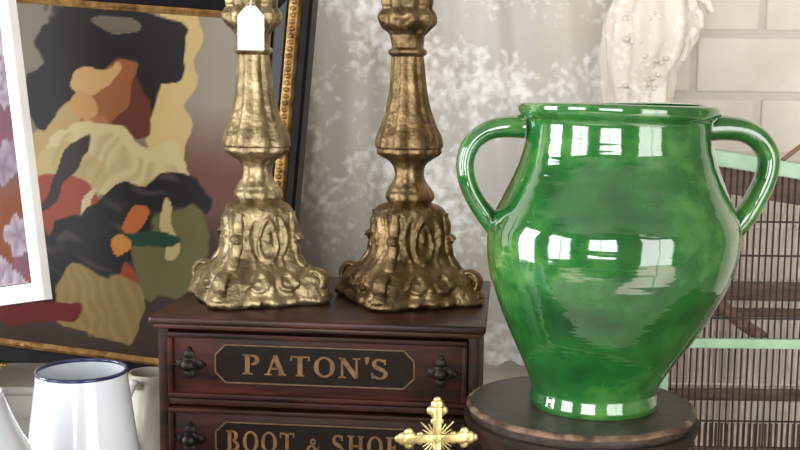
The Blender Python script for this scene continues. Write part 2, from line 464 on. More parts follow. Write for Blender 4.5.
# carved beads along the gilt moulding
for s in (-1, 1):
    n = 62
    for i in range(n):
        z = .03 + (PH - .06) * i / (n - 1); ball(bm, (s * (PW / 2 - .0245), -.011, z), .0042, (1.2, .8, .85), 8, 6)
for zz in (.0245, PH - .0245):
    n = 56
    for i in range(n):
        x = -PW / 2 + .03 + (PW - .06) * i / (n - 1); ball(bm, (x, -.011, zz), .0042, (.85, .8, 1.2), 8, 6)
link('gilt_moulding', bm, M_fgold, pic)
bm = bmesh.new(); rail(bm, [(.034, .03), (.034, -.002), (.037, -.003), (.057, .006), (.058, .03)], PW, PH); link('inner_black_moulding', bm, M_fblack, pic, smooth=False)
bm = bmesh.new(); rail(bm, [(.058, .03), (.058, .003), (.062, .001), (.068, .006), (.069, .03)], PW, PH)
link('inner_gilt_slip', bm, M_fgold, pic, smooth=False)

def nz2(x, y, s, k=0): return mnoise.noise(Vector((x * s, y * s, k)))
def ell(x, y, cx, cy, rx, ry, rot=0, w=.12, k=0, fr=.03):
    """soft ragged ellipse, 0..1"""
    c, s = math.cos(rot), math.sin(rot); dx, dy = x - cx, y - cy
    a, b = (dx * c + dy * s) / rx, (-dx * s + dy * c) / ry
    d = math.sqrt(a * a + b * b) + w * nz2(x, y, fr, k) * 2 + .05 * nz2(x, y, .13, k)
    return max(0., min(1., (1 - d) / .05 + .5))
def art(x, y):
    """an abstract arrangement of patches; x,y in picture units (origin top left)"""
    x += 7 * nz2(x, y, .035, 9) ; y += 7 * nz2(x, y, .035, 4)
    c = Vector((122, 114, 98)).lerp(Vector((158, 146, 130)), max(0, min(1, (x - 120) / 100)))  # paler grey towards the right: sheen of the glass, painted into the background
    c = c.lerp(Vector((108, 70, 56)), max(0, min(1, (y - 110) / 70)) * max(0, min(1, (x - 130) / 50)))
    c = c.lerp(Vector((52, 34, 28)), max(0, min(1, (y - 215) / 40)) * .85)
    def lay(m, col): 
        nonlocal c
        c = c.lerp(Vector(col), m)
    lay(ell(x, y, 175, 90, 24, 110, .05, .2, 1), (206, 178, 118))
    lay(ell(x, y, 70, 8, 40, 22, 0, .2, 2), (190, 158, 100))
    lay(ell(x, y, 70, 165, 50, 60, .2, .2, 3), (180, 152, 100))
    # upper dark mass
    lay(ell(x, y, 95, 72, 70, 60, .3, .22, 5), (22, 15, 14))
    lay(ell(x, y, 152, 62, 34, 36, -.4, .25, 6), (24, 20, 24))
    lay(ell(x, y, 44, 105, 22, 50, .15, .2, 7), (20, 14, 13))
    lay(ell(x, y, 104, 40, 34, 9, .12, .25, 8), (108, 98, 80))
    # warm patches
    lay(ell(x, y, 128, 112, 30, 36, -.3, .25, 10), (96, 44, 28))
    lay(ell(x, y, 104, 112, 24, 44, .5, .25, 11), (150, 88, 46))
    lay(ell(x, y, 92, 92, 26, 13, -.35, .3, 12), (204, 160, 102))
    lay(ell(x, y, 80, 122, 17, 13, .5, .3, 32), (196, 146, 88))
    lay(ell(x, y, 88, 143, 26, 8, -.5, .3, 13), (170, 104, 62))
    # pale fan shape
    lay(ell(x, y, 130, 182, 74, 34, .25, .22, 14), (206, 188, 136))
    lay(ell(x, y, 72, 200, 34, 36, -.5, .22, 15), (192, 168, 112))
    m = ell(x, y, 118, 186, 72, 30, .25, .2, 16) * (.5 + .5 * math.sin(x * .35 + y * .22 + 4 * nz2(x, y, .04)))
    lay(m * .45, (162, 140, 90))
    # lower dark swathes
    lay(ell(x, y, 70, 235, 50, 40, .4, .25, 17), (150, 66, 42))
    lay(ell(x, y, 92, 240, 7, 40, .3, .2, 18), (206, 186, 140))
    lay(ell(x, y, 152, 224, 70, 30, -.35, .25, 19), (20, 16, 17))
    lay(ell(x, y, 55, 290, 110, 44, -.12, .22, 20), (15, 11, 11))
    lay(ell(x, y, 70, 190, 9, 60, .5, .25, 21), (46, 34, 32))
    m = (ell(x, y, 152, 224, 68, 28, -.35, .25, 19) + ell(x, y, 62, 288, 90, 30, -.12, .22, 20)) * max(0, nz2(x * .4 + y * .2, y * 1.4 - x * .3, .07, 22) - .1) * 1.6
    lay(min(m, .55), (104, 90, 82))
    lay(ell(x, y, 188, 268, 36, 52, .2, .25, 23), (104, 98, 56))
    lay(ell(x, y, 184, 240, 9, 34, -.25, .3, 24), (190, 170, 116))
    lay(ell(x, y, 160, 250, 30, 10, -.2, .3, 25), (26, 62, 44))
    lay(ell(x, y, 148, 232, 9, 14, .6, .3, 26), (186, 100, 42))
    lay(ell(x, y, 136, 262, 10, 14, .2, .3, 27), (200, 132, 52))
    lay(ell(x, y, 140, 300, 12, 30, .1, .3, 28), (148, 62, 34))
    lay(ell(x, y, 110, 322, 44, 40, .1, .25, 29), (150, 126, 74))
    m = ell(x, y, 110, 322, 42, 38, .1, .25, 29) * (.5 + .5 * math.sin(x * .5 - y * .2 + 3 * nz2(x, y, .05)))
    lay(m * .4, (120, 96, 50))
    lay(ell(x, y, 52, 338, 46, 12, -.15, .25, 30), (104, 24, 20))
    return c
bm = bmesh.new()
n = 200; IW, IH = PW - 2 * .066, PH - 2 * .066
gr = []
for j in range(n + 1):
    gr.append([bm.verts.new((-IW / 2 + IW * i / n, .0075, .066 + IH * j / n)) for i in range(n + 1)])
for j in range(n):
    for i in range(n): bm.faces.new((gr[j][i], gr[j][i + 1], gr[j + 1][i + 1], gr[j + 1][i]))
box(bm, -IW / 2, IW / 2, .0085, .022, .066, .066 + IH)
cv = link('canvas', bm, M_paint, pic, smooth=False)
SC = F / 1.63
at = cv.data.color_attributes.new('paint', 'FLOAT_COLOR', 'POINT')
for i, v in enumerate(cv.data.vertices):
    # right inner edge is x=262, y=0 lies at TOPL
    x = 268 - (IW / 2 - v.co.x) * SC; y = 2 + (TOPL - v.co.z) * SC
    at.data[i].color = (*lin(tuple(art(x, y) * .84)), 1)

low = Rp @ Vector((PW / 2, .012, 0))
t = thing('wooden_block', 'wooden block under the right corner of the large framed painting', 'block', (low.x - .05, low.y + .01, ZT))
bm = bmesh.new(); box(bm, -.09, .07, -.03, .06, 0, low.z - ZT - .001, bevel=.003); link('block', bm, M_table, t)

# ------------------------------------------------------------------ grey panelled box under the picture
gx1 = -.42; YG = 1.42
gz = P(20, 386, YG).z
t = thing('panelled_box', 'low grey painted panelled box behind the white enamel jug', 'box', (gx1 - .065, YG, ZT))
h = gz - ZT
bm = bmesh.new(); box(bm, -.065, .065, .008, .12, 0, h - .012); link('carcass', bm, M_grey, t, False)
bm = bmesh.new(); box(bm, -.068, .067, -.004, .124, h - .012, h, bevel=.003); link('lid', bm, M_grey, t)
bm = bmesh.new()
box(bm, -.065, .065, 0, .0079, h - .045, h - .0125, bevel=.002); box(bm, -.065, .065, 0, .0079, 0, .03, bevel=.002)
for x in (-.065, .045): box(bm, x, x + .02, .0005, .0078, .03, h - .045, bevel=.0015)
link('front_frame', bm, M_grey, t)

# ------------------------------------------------------------------ white framed floral picture, far left
YW = 1.24
wp = thing('framed_print', 'white framed pink floral picture cut off at the left edge of the photo', 'picture')
WW, WH = .26, .46
Rw = Matrix.Rotation(math.radians(-32), 4, 'Z') @ Matrix.Rotation(math.radians(-3), 4, 'X') @ Matrix.Rotation(math.radians(-11.5), 4, 'Y')
Rw.translation = P(44, 300, YW) - (Rw.to_3x3() @ Vector((WW / 2, 0, 0)))
wp.matrix_world = Rw
bm = bmesh.new(); rail(bm, [(0, .012), (0, .001), (.001, -.001), (.013, -.001), (.021, .003), (.0215, .012)], WW, WH); link('white_frame', bm, M_white, wp, False)
bm = bmesh.new(); n = 110; gr = []
IW2, IH2 = WW - .044, WH - .044
for j in range(n + 1): gr.append([bm.verts.new((-IW2 / 2 + IW2 * i / n, .006, .022 + IH2 * j / n)) for i in range(n + 1)])
for j in range(n):
    for i in range(n): bm.faces.new((gr[j][i], gr[j][i + 1], gr[j + 1][i + 1], gr[j + 1][i]))
box(bm, -IW2 / 2, IW2 / 2, .007, .012, .022, .022 + IH2)
pv = link('print_sheet', bm, M_print, wp, False)
at = pv.data.color_attributes.new('paint', 'FLOAT_COLOR', 'POINT')
random.seed(3)
fl = [(random.uniform(-.13, .13), random.uniform(0, .46), random.uniform(.018, .04), random.random()) for _ in range(60)]
for i, v in enumerate(pv.data.vertices):
    x, z = v.co.x, v.co.z
    dn = .5 + .5 * nz2(x, z, 16, 1)
    c = Vector((104, 84, 88)).lerp(Vector((160, 142, 154)), dn)
    if z < .17: c = c.lerp(Vector((138, 66, 28)), min(1, (.17 - z) * 18) * .85)
    for (fx, fz, fr, fc) in fl:
        d = math.hypot(x - fx, (z - fz) * 1.15) / fr; a = math.atan2(z - fz, x - fx)
        ed = 1 + .10 * math.cos(5 * a + fc * 6) + .35 * nz2(x, z, 60, fc)
        if .05 < fz < .15 and fc < .6: continue
        if d < ed:
            col = Vector((158, 134, 152)).lerp(Vector((214, 204, 218)), fc) if fc > .25 else Vector((140, 84, 100))
            sh = .55 + .45 * abs(math.sin(5 * a / 2 + fc * 3)) 
            c = Vector((112, 88, 102)).lerp(col, min(1, sh * (.5 + d * .6)))
    at.data[i].color = (*lin(tuple(c * .70)), 1)
# crate that carries it (left of the picture's edge)
low = Rw @ Vector((-WW / 2, .012, 0))
t = thing('wooden_crate', 'wooden crate under the white framed floral picture', 'crate', (low.x - .035, low.y + .03, ZT))
hh = low.z - ZT - .001
bm = bmesh.new()
for k in range(4):
    z0 = hh * k / 4
    for (a, b, c, d) in ((-.1, .07, -.09, -.08), (-.1, .07, .08, .09)): box(bm, a, b, c, d, z0 + .004, z0 + hh / 4 - .004, bevel=.001)
    for x in (-.1, .06): box(bm, x, x + .01, -.0799, .0799, z0 + .004, z0 + hh / 4 - .004, bevel=.001)
link('side_slats', bm, M_table, t, False)
bm = bmesh.new(); box(bm, -.1, .07, -.09, .09, hh - .0038, hh, bevel=.001); link('lid', bm, M_table, t, False)

# ------------------------------------------------------------------ spool cabinet
CY = 1.20
cp = P(315, 321, CY); CTOP = cp.z
cab = thing('spool_cabinet', 'dark mahogany spool cabinet lettered in gold below the two candlesticks', 'cabinet', (cp.x, CY, ZT), math.radians(-5.5))
CH = CTOP - ZT; BW = .360; TW = .374; CD = .285
bm = bmesh.new()
box(bm, -BW / 2, BW / 2, .020, CD, 0, CH - .0145)
box(bm, -BW / 2, -BW / 2 + .012, .010, .021, 0, CH - .0145, bevel=.001); box(bm, BW / 2 - .012, BW / 2, .010, .021, 0, CH - .0145, bevel=.001)
link('carcass', bm, M_wood, cab)
bm = bmesh.new(); box(bm, -TW / 2, TW / 2, -.004, CD + .008, CH - .009, CH, bevel=.003, seg=3)
box(bm, -TW / 2 + .004, TW / 2 - .004, .002, CD + .004, CH - .0145, CH - .0088, bevel=.0015)
link('top', bm, M_woodtop, cab)
DT = CH - .0145; DH = .0750; DG = .0115

# lettering made of strokes with serifs
def st(bm, x0, z0, x1, z1, w, T):
    d = Vector((x1 - x0, z1 - z0)); n_ = Vector((-d.y, d.x)).normalized() * w / 2
    prism(bm, [T(x0 + n_.x, z0 + n_.y), T(x0 - n_.x, z0 - n_.y), T(x1 - n_.x, z1 - n_.y), T(x1 + n_.x, z1 + n_.y)], *YL)
def arc(bm, cx, cz, rx, rz, a0, a1, w0, w1, T, n=18):
    """stroke along an ellipse, w1 = weight at the sides, w0 at top and bottom"""
    o = []; i_ = []
    for k in range(n + 1):
        a = math.radians(a0 + (a1 - a0) * k / n); w = w0 + (w1 - w0) * abs(math.cos(a)) ** 1.5
        o.append((cx + (rx + 0) * math.cos(a), cz + rz * math.sin(a))); i_.append((cx + (rx - w) * math.cos(a), cz + (rz - min(w, w0 * 1.3)) * math.sin(a)))
    for k in range(n): prism(bm, [T(*o[k]), T(*o[k + 1]), T(*i_[k + 1]), T(*i_[k])], *YL)
YL = (0, 0)
def glyph(bm, ch, T):
    V, H_, S = .20, .09, .07
    if ch == 'P': st(bm, .2, 0, .2, 1, V, T); st(bm, .0, .035, .42, .035, S, T); st(bm, 0, .965, .4, .965, S, T); arc(bm, .38, .735, .34, .265, -90, 90, H_, V, T); return .76
    if ch == 'B': st(bm, .2, 0, .2, 1, V, T); st(bm, .0, .035, .42, .035, S, T); st(bm, 0, .965, .4, .965, S, T); arc(bm, .38, .75, .30, .25, -90, 90, H_, V, T); arc(bm, .40, .265, .36, .265, -90, 90, H_, V, T); return .80
    if ch == 'A':
        st(bm, .14, .03, .44, 1, H_, T); st(bm, .44, .98, .76, .03, V, T); st(bm, .25, .33, .62, .33, H_, T); st(bm, 0, .035, .3, .035, S, T); st(bm, .58, .035, .92, .035, S, T); return .92
    if ch == 'T':
        st(bm, .42, 0, .42, 1, V, T); st(bm, .24, .035, .6, .035, S, T); st(bm, .02, .96, .82, .96, .08, T); st(bm, .05, 1, .05, .76, S, T); st(bm, .79, 1, .79, .76, S, T); return .84
    if ch == 'O': arc(bm, .44, .5, .44, .515, 0, 360, H_, V, T, 36); return .88
    if ch == 'N':
        st(bm, .14, .03, .14, .97, H_, T); st(bm, .14, .97, .74, .03, V, T); st(bm, .74, .0, .74, .97, H_, T); st(bm, 0, .035, .3, .035, S, T); st(bm, 0, .965, .26, .965, S, T); st(bm, .58, .965, .9, .965, S, T); return .9
    if ch == "'": 
        prism(bm, [T(.02, 1.06), T(.22, 1.06), T(.14, .72), T(.06, .72)], *YL); return .26
    if ch == 'S':
        arc(bm, .34, .745, .30, .265, 35, 250, H_, V * .9, T); arc(bm, .36, .26, .34, .27, -150, 70, H_, V * .9, T); st(bm, .18, .60, .54, .42, .19, T); st(bm, .58, .98, .58, .72, S, T); st(bm, .06, .3, .06, .02, S, T); return .72
    if ch == 'H':
        for x in (.2, .74): st(bm, x, 0, x, 1, V, T); st(bm, x - .18, .035, x + .18, .035, S, T); st(bm, x - .18, .965, x + .18, .965, S, T)
        st(bm, .2, .5, .74, .5, H_, T); return .94
    if ch == 'E':
        st(bm, .2, 0, .2, 1, V, T); st(bm, 0, .04, .7, .04, .08, T); st(bm, 0, .96, .66, .96, .08, T); st(bm, .2, .5, .52, .5, H_, T); st(bm, .67, .0, .67, .26, S, T); st(bm, .63, 1, .63, .76, S, T); st(bm, .5, .38, .5, .62, S, T); return .74
    if ch == '&':
        arc(bm, .36, .62, .16, .16, 0, 360, H_, .1, T, 24); arc(bm, .30, .22, .28, .25, 60, 330, H_, .13, T); st(bm, .26, .56, .68, .03, .14, T); st(bm, .54, .16, .70, .40, .07, T); return .74
    return .35
def text(bm, s, x0, x1, zc, h, lean=0.):
    tmp = bmesh.new(); adv = []; x = 0
    for ch in s: adv.append(x); x += glyph(tmp, ch, lambda a, b: (a, b)) + (.16 if ch != "'" else .02)
    tmp.free(); tot = x - .16
    sx = (x1 - x0) / tot
    for ch, a in zip(s, adv):
        glyph(bm, ch, lambda u, v, a=a: (x0 + (a + u) * sx, zc + (v - .5) * h))
def octagon(x0, x1, z0, z1, c): return [(x0 + c, z0), (x1 - c, z0), (x1, z0 + c), (x1, z1 - c), (x1 - c, z1), (x0 + c, z1), (x0, z1 - c), (x0, z0 + c)]

def make_drawer(i, words, tx0, tx1, th_):
    z1 = DT - .004 - i * (DH + DG); z0 = z1 - DH
    bm = bmesh.new(); x0, x1 = -BW / 2 + .0125, BW / 2 - .0125
    box(bm, x0, x1, .006, .0199, z0, z1, bevel=.0025)
    # moulded lip round the front
    for (a, b, c, d) in ((x0, x1, z1 - .006, z1), (x0, x1, z0, z0 + .006), (x0, x0 + .006, z0 + .006, z1 - .006), (x1 - .006, x1, z0 + .006, z1 - .006)):
        box(bm, a, b, .003, .0065, c, d, bevel=.0014)
    dr = link('drawer', bm, M_wood, cab)
    if words:
        zc = (z0 + z1) / 2 + (.0035, .0015, 0)[i]; hp = .0222; xp0, xp1 = -.114, .110
        bm = bmesh.new(); prism(bm, octagon(xp0, xp1, zc - hp, zc + hp, .012), .0045, .0062); link('plaque', bm, M_plq, dr, False)
        bm = bmesh.new(); o = octagon(xp0, xp1, zc - hp, zc + hp, .012); q = octagon(xp0 + .0016, xp1 - .0016, zc - hp + .0016, zc + hp - .0016, .0112)
        for k in range(8): prism(bm, [o[k], o[(k + 1) % 8], q[(k + 1) % 8], q[k]], .0040, .0046)
        link('plaque_border', bm, M_giltline, dr, False)
        global YL
        YL = (.0038, .0046); bm = bmesh.new(); text(bm, words, tx0, tx1, zc, th_); link('lettering', bm, M_gilt, dr, False)
    for x in (-.143, .139):
        zc = (z0 + z1) / 2 + .001; bm = bmesh.new()
        RXm = Matrix.Translation((x, .0062, zc)) @ Matrix.Rotation(math.radians(90), 4, 'X')
        for (dx, dz, r) in ((0, 0, .0095), (.010, 0, .006), (-.010, 0, .006), (0, .0105, .006), (0, -.0105, .006), (.016, 0, .0028), (-.016, 0, .0028), (0, .017, .003)):
            lathe(bm, [(r, 0), (r, .0012), (r * .7, .0024), (0, .0026)], 18, M=Matrix.Translation((dx, 0, dz)) @ RXm)
        lathe(bm, [(.004, .001), (.003, .004), (.004, .006), (.0066, .008), (.0066, .010), (.004, .012), (0, .013)], 20, M=RXm)
        link('drawer_pull', bm, M_iron, dr)
    # rail beneath
    bm = bmesh.new(); box(bm, -BW / 2 + .0122, BW / 2 - .0122, .009, .0199, z0 - DG + .002, z0 - .002, bevel=.0015); link('drawer_rail', bm, M_wood, cab)
make_drawer(0, "PATON'S", -.082, .081, .0228)
make_drawer(1, "BOOT & SHOE", -.1015, .094, .0240)
make_drawer(2, None, 0, 0, 0)
CB = Matrix.Translation((cp.x, CY, 0)) @ Matrix.Rotation(math.radians(-4), 4, 'Z')

# ------------------------------------------------------------------ candlesticks
CSY = 1.335
S = 1.345 / F
def make_candlestick(label, cx, brass, lean):
    base = P(cx, 300, CSY)
    t = thing('candlestick', label, 'candlestick', (base.x, CSY, CTOP + .0005), 0, None)
    ph = math.radians(-113)
    sh = lambda z: lean * max(0., z - .10)
    def zz(py): return (312 - py) * S * .956 + .0
    # flared four-sided base: (py, panel half-width, corner half-width)
    B = [(312, 59, 75), (309, 62, 79), (305, 61.5, 79), (301, 58.5, 76.5), (296, 56, 74), (291, 54, 72), (286, 51.5, 69.5), (281, 48, 64), (276, 43.5, 55), (270, 39.5, 47.5), (263, 36.5, 43.5), (254, 35, 41), (244, 34.4, 40), (234, 34, 39.3), (225, 33.6, 38.6), (218.5, 32.5, 37), (214, 29.5, 33), (211, 23, 24.5), (209, 18, 19)]
    bp = smoothp([(zz(a), b * S, c * S) for a, b, c in B], 5)
    bm = bmesh.new(); rings = []; seg = 176
    for q in bp:
        ring = []
        for k in range(seg):
            th = 2 * PI * k / seg; f = ((1 + math.cos(4 * (th - ph))) / 2)
            # pilaster-like ridges on the corners with a groove on either side
            w = f ** 2.2; gro = -.05 * math.exp(-((f - .5) / .14) ** 2)
            r = q.y + (q.z - q.y) * w + q.y * gro
            d4 = ((th - ph) % (PI / 2)) - PI / 4
            py = 312 - q.x / S / .956
            # raised drop-shaped cartouche on each panel, C-scrolls flanking it, a shell below
            ca = ((d4 / (.24 + .004 * (py - 245))) ** 2 + ((py - 246) / 20) ** 2)
            r += .0036 * math.exp(-(ca - 1) ** 2 * 9) + .0046 * math.exp(-ca * 6)
            gs = .42 + .10 * math.sin((py - 228) * .10)
            if py > 218: r += .0034 * math.exp(-((abs(d4) - gs) / .05) ** 2) * min(1, (py - 218) / 8) * max(0, min(1, (300 - py) / 10))
            cb = math.hypot((abs(d4) - .26) / .15, (py - 287) / 9)
            r += .0044 * math.exp(-(cb - .9) ** 2 * 11) + .0034 * math.exp(-cb * cb * 9)
            cc = math.hypot(d4 / .12, (py - 291) / 8); r += .0034 * math.exp(-cc * cc * 2) * (1 + .4 * math.cos(d4 * 60))
            x, y = r * math.cos(th), r * math.sin(th)
            nn = mnoise.noise(Vector((x * 70, y * 70, q.x * 70 + cx)))
            n2 = 1 - 2 * abs(mnoise.noise(Vector((x * 48 + 5, y * 48, q.x * 60 + cx))))
            r += .0013 * nn + .0030 * (n2 - .45) * max(.25, min(1, (py - 262) / 20)) + .0013 * math.sin(th * 20) * max(0, min(1, (py - 298) / 6))
            ring.append(bm.verts.new((r * math.cos(th) + sh(q.x), r * math.sin(th), max(q.x, .0))))
        rings.append(ring)
    for a, b in zip(rings, rings[1:]):
        for k in range(seg): bm.faces.new((a[k], a[(k + 1) % seg], b[(k + 1) % seg], b[k]))
    bm.faces.new(rings[0]); bm.faces.new(rings[-1])
    link('base', bm, brass, t, angle=70)
    # scrolled feet on the four corners
    for c in range(4):
        a = ph + c * PI / 2; ca_, sa = math.cos(a), math.sin(a); rad = Vector((ca_, sa, 0)); tan = Vector((-sa, ca_, 0))
        bm = bmesh.new(); R0 = 63.5 * S; zc_ = 23 * S
        sp = []
        for k in range(26):
            an = -PI / 2 + .5 + k * .36; rr = (11.5 - .38 * k) * S
            sp.append(rad * (R0 + rr * math.cos(an)) + Vector((0, 0, zc_ + rr * math.sin(an))))
        tube(bm, sp, [4.0 * S - k * .09 * S for k in range(26)], 10, flat=(tan, 2.0))
        ball(bm, rad * R0 + tan * 5 * S + Vector((0, 0, zc_)), 4.4 * S); ball(bm, rad * R0 - tan * 5 * S + Vector((0, 0, zc_)), 4.4 * S)
        aa = math.atan2(tan.y, tan.x)
        bmesh.ops.create_uvsphere(bm, u_segments=16, v_segments=10, radius=10 * S, matrix=Matrix.Translation(rad * R0 + Vector((0, 0, zc_))) @ Matrix.Rotation(aa, 4, 'Z') @ Matrix.Diagonal((.55, 1, 1, 1)))
        # toe of the scroll on the ground, acanthus rib up the corner, small side volute
        toe = smoothp([rad * 75 * S + Vector((0, 0, 4 * S)), rad * 73 * S + Vector((0, 0, 9 * S)), rad * 70 * S + Vector((0, 0, 16 * S))], 4)
        tube(bm, toe, [2 * S, 4 * S, 5.4 * S, 6 * S, 6 * S, 5.5 * S, 5 * S, 4 * S, 3 * S], 10, flat=(tan, 1.6))
        rib = smoothp([rad * 53 * S + Vector((0, 0, zz(279))), rad * 44.5 * S + Vector((0, 0, zz(266))), rad * 40 * S + Vector((sh(zz(250)), 0, zz(250))), rad * 38.4 * S + Vector((sh(zz(230)), 0, zz(230))), rad * 36 * S + Vector((sh(zz(219)), 0, zz(219)))], 5)
        nr = len(rib); tube(bm, rib, [(3.2 + 1.5 * abs(math.sin(i * .55))) * S * (1 if 0 < i < nr - 1 else .3) for i in range(nr)], 10, flat=(tan, 1.35))
        vz = zz(247); vo_ = [rad * (42 + 5.2 * math.cos(k * .5) * (1 - k / 22)) * S + Vector((sh(vz), 0, vz + 5.2 * S * math.sin(k * .5) * (1 - k / 22))) for k in range(20)]
        tube(bm, vo_, 2.3 * S, 8, flat=(tan, 2.2))
        for v in bm.verts: v.co.z = max(v.co.z, .0002)
        link('foot', bm, brass, t, angle=80)
    # turned stem: pear-shaped, fluted
    def part(name, prof, fl, amp, ex=1., nse=.0008):
        pp = smoothp([(zz(a), b * S, 0) for a, b in prof], 5); bm = bmesh.new()
        lathe(bm, [(q.y, q.x) for q in pp], 96, fn=lambda r, z, th: ((r * (1 + amp * ((.5 + .5 * math.cos(fl * th)) ** ex - .5)) + nse * mnoise.noise(Vector((r * math.cos(th) * 90, r * math.sin(th) * 90, z * 90)))) * math.cos(th) + sh(z),
              (r * (1 + amp * ((.5 + .5 * math.cos(fl * th)) ** ex - .5)) + nse * mnoise.noise(Vector((r * math.cos(th) * 90, r * math.sin(th) * 90, z * 90)))) * math.sin(th), z))
        link(name, bm, brass, t, angle=60)
    part('lower_knop', [(211.5, 19.5), (209, 21), (206, 23), (202.5, 23.3), (199.5, 22.6), (197, 21), (194, 20), (191, 17.5), (187, 15.6), (182, 14.3), (178, 14), (174, 14.6), (171, 15.8)], 10, .09)
    part('bulb', [(171.2, 15.6), (168, 18), (165, 22), (161, 28), (157.5, 30.5), (154, 30.2), (152.5, 31.6), (149, 32), (145, 31.4), (139, 29.8), (131, 26.6), (121, 23.2), (111, 20.6), (100, 18.6), (85, 16.8), (70, 15.6), (60, 15.0)], 10, .12, .8)
    part('neck_ring', [(60.2, 14.6), (58.5, 17), (56.5, 18.8), (53.5, 18.8), (51.5, 16.5), (50, 15.5), (44, 16.2), (38, 17)], 12, .03)
    part('leafed_knop', [(38.2, 16.6), (34, 20), (29, 25), (24, 27), (19, 27.5), (15, 25.5), (11, 23), (6, 23.8), (0, 23.5), (-8, 20), (-16, 14.5), (-22, 14)], 9, .16, .8, .0022)
    part('upper_stem', [(-21.8, 13.6), (-40, 14.5), (-70, 17), (-90, 13), (-104, 11), (-112, 16), (-116, 36), (-122, 42), (-125, 42), (-124, 34), (-120, 10), (-134, 9), (-170, 5), (-185, .6)], 8, .02)
    return t, base, sh, zz
make_candlestick('right antique brass candlestick, fully in front of the lace curtain', 409, M_brass2, math.tan(math.radians(-1.6)))
c2, b2, sh2, zz2 = make_candlestick('left antique brass candlestick with a white price tag, before the painting', 259, M_brass, math.tan(math.radians(-1.7)))

# price tag hanging from the left candlestick
tp = P(251, 50, CSY - .036)
tg = thing('price_tag', 'white clipped-corner price tag hanging on the left candlestick', 'tag', tp.to_tuple(), math.radians(4))
s_ = (CSY - .036) / F
bm = bmesh.new(); hw, hh_, c_ = 13 * s_, 43 * s_, 7 * s_
poly = [(-hw, 0), (hw, 0), (hw, hh_ - 1.4 * c_), (hw - c_ * 1.2, hh_), (-hw + c_ * 1.2, hh_), (-hw, hh_ - 1.4 * c_)]
prism(bm, poly, -.0006, .0006); link('card', bm, M_card, tg, False)
bm = bmesh.new(); lathe(bm, [(.0014, 0), (.003, 0), (.003, .0005), (.0014, .0005)], 16, closed=True, M=Matrix.Translation((0, -.0006, hh_ - .0055)) @ Matrix.Rotation(math.radians(90), 4, 'X')); link('eyelet', bm, M_card, tg)
bm = bmesh.new()
loop = [Vector((0, -.0012, hh_ - .005)), Vector((.0006, .0, hh_ + .012)), Vector((-.004, .006, hh_ + .034))]
rs = 21 * S
for k in range(0, 33):
    a = -PI / 2 + 2 * PI * k / 32; loop.append(Vector((-.004 + rs * math.cos(a), .036 + rs * math.sin(a), hh_ + .038)))
loop += [Vector((-.003, .006, hh_ + .032)), Vector((.0012, .0002, hh_ + .012)), Vector((0, -.0012, hh_ - .006))]
tube(bm, loop, .0007, 6); link('string', bm, M_string, tg)

# ------------------------------------------------------------------ round stand with the green jar
JY = 1.08
foot = P(592.5, 421, JY - .062); ZS = foot.z
sx_ = P(580, 408, JY).x
sd = thing('round_stand', 'dark round wooden stand with worn rim under the green jar', 'stand', (sx_, JY, ZT))
SH = ZS - ZT; SR = .1122
bm = bmesh.new(); lathe(bm, [(0, SH - .012), (SR - .003, SH - .012), (SR - .0018, SH - .004), (SR - .0045, SH), (0, SH)], 96); link('top', bm, M_stand, sd, angle=30)
bm = bmesh.new(); lathe(bm, [(SR - .0022, SH - .005), (SR + .0002, SH - .0042), (SR + .0008, SH - .0022), (SR - .0008, SH - .0004), (SR - .004, SH + .0003), (SR - .006, SH - .003)], 128, closed=True,
    fn=lambda r, z, th: ((r + .0008 * mnoise.noise(Vector((math.cos(th) * 9, math.sin(th) * 9, 0)))) * math.cos(th), (r + .0008 * mnoise.noise(Vector((math.cos(th) * 9, math.sin(th) * 9, 0)))) * math.sin(th), z)); link('worn_rim', bm, M_wear, sd)
pf = [(a.y, a.x) for a in smoothp([(0, .085, 0), (.012, .088, 0), (.02, .075, 0), (.03, .05, 0), (.06, .034, 0), (.09, .045, 0), (.12, .06, 0), (SH - .055, .085, 0), (SH - .035, .105, 0), (SH - .022, .113, 0), (SH - .0121, .1155, 0)], 5)]
bm = bmesh.new(); lathe(bm, [(0, 0)] + pf + [(0, SH - .0121)], 96); link('turned_pedestal', bm, M_standside, sd)

jx = foot.x
jar = thing('two_handled_jar', 'large glossy green glazed two-handled jar on the round stand', 'jar', (jx, JY, ZS + .0003))
def jz(py): return P(600, py, JY).z - ZS
def jl(px, py, dy=0.): 
    q = P(px, py, JY + dy); return Vector((q.x - jx, dy, q.z - ZS))
prof = [(412, 592.8, 63.5, 0), (407, 592.8, 65.2), (402, 592.8, 64.2), (396, 593, 63), (391, 593.4, 64.5), (384, 594.2, 67.5), (376, 595.2, 71.5), (360, 597.5, 80.5), (343, 600.3, 90.5), (322, 603, 101.5), (302, 605.5, 110.5), (285, 607.5, 117.5), (269, 609, 122), (250, 610.8, 124.6), (232, 612.2, 124.4),
        (216, 613.2, 119.5), (203, 614.2, 113.5), (185, 615.4, 105.5), (166, 616.4, 98), (150, 617, 93.5), (138, 617.4, 91.5), (128, 617.6, 91), (121, 617.8, 92.5), (117, 618, 96.5), (113, 618, 98.8), (108, 618, 99.4), (104.8, 618, 97.8), (103.6, 618, 94.5)]
sc = 1.086 / F
PJ = [(jz(p[0]), P(p[1], p[0], JY).x - jx, p[2] * sc) for p in prof]
z0 = PJ[0][0]; ztop = PJ[-1][0]
PJ = [((z - z0) * ztop / (ztop - z0), c, r) for z, c, r in PJ]
out = smoothp(PJ, 8)
out = [Vector((q.x, q.y, q.z + (.00010 * math.sin(q.x * 520) * max(0, min(1, (q.x - .19) / .03)) if q.x < ztop - .03 else 0))) for q in out]
inner = [Vector((q[0], q[1], q[2] - .010)) for q in PJ[::-1]]
inner = [Vector((max(q.x, .012), q.y, max(q.z, .002))) for q in inner[1:]]
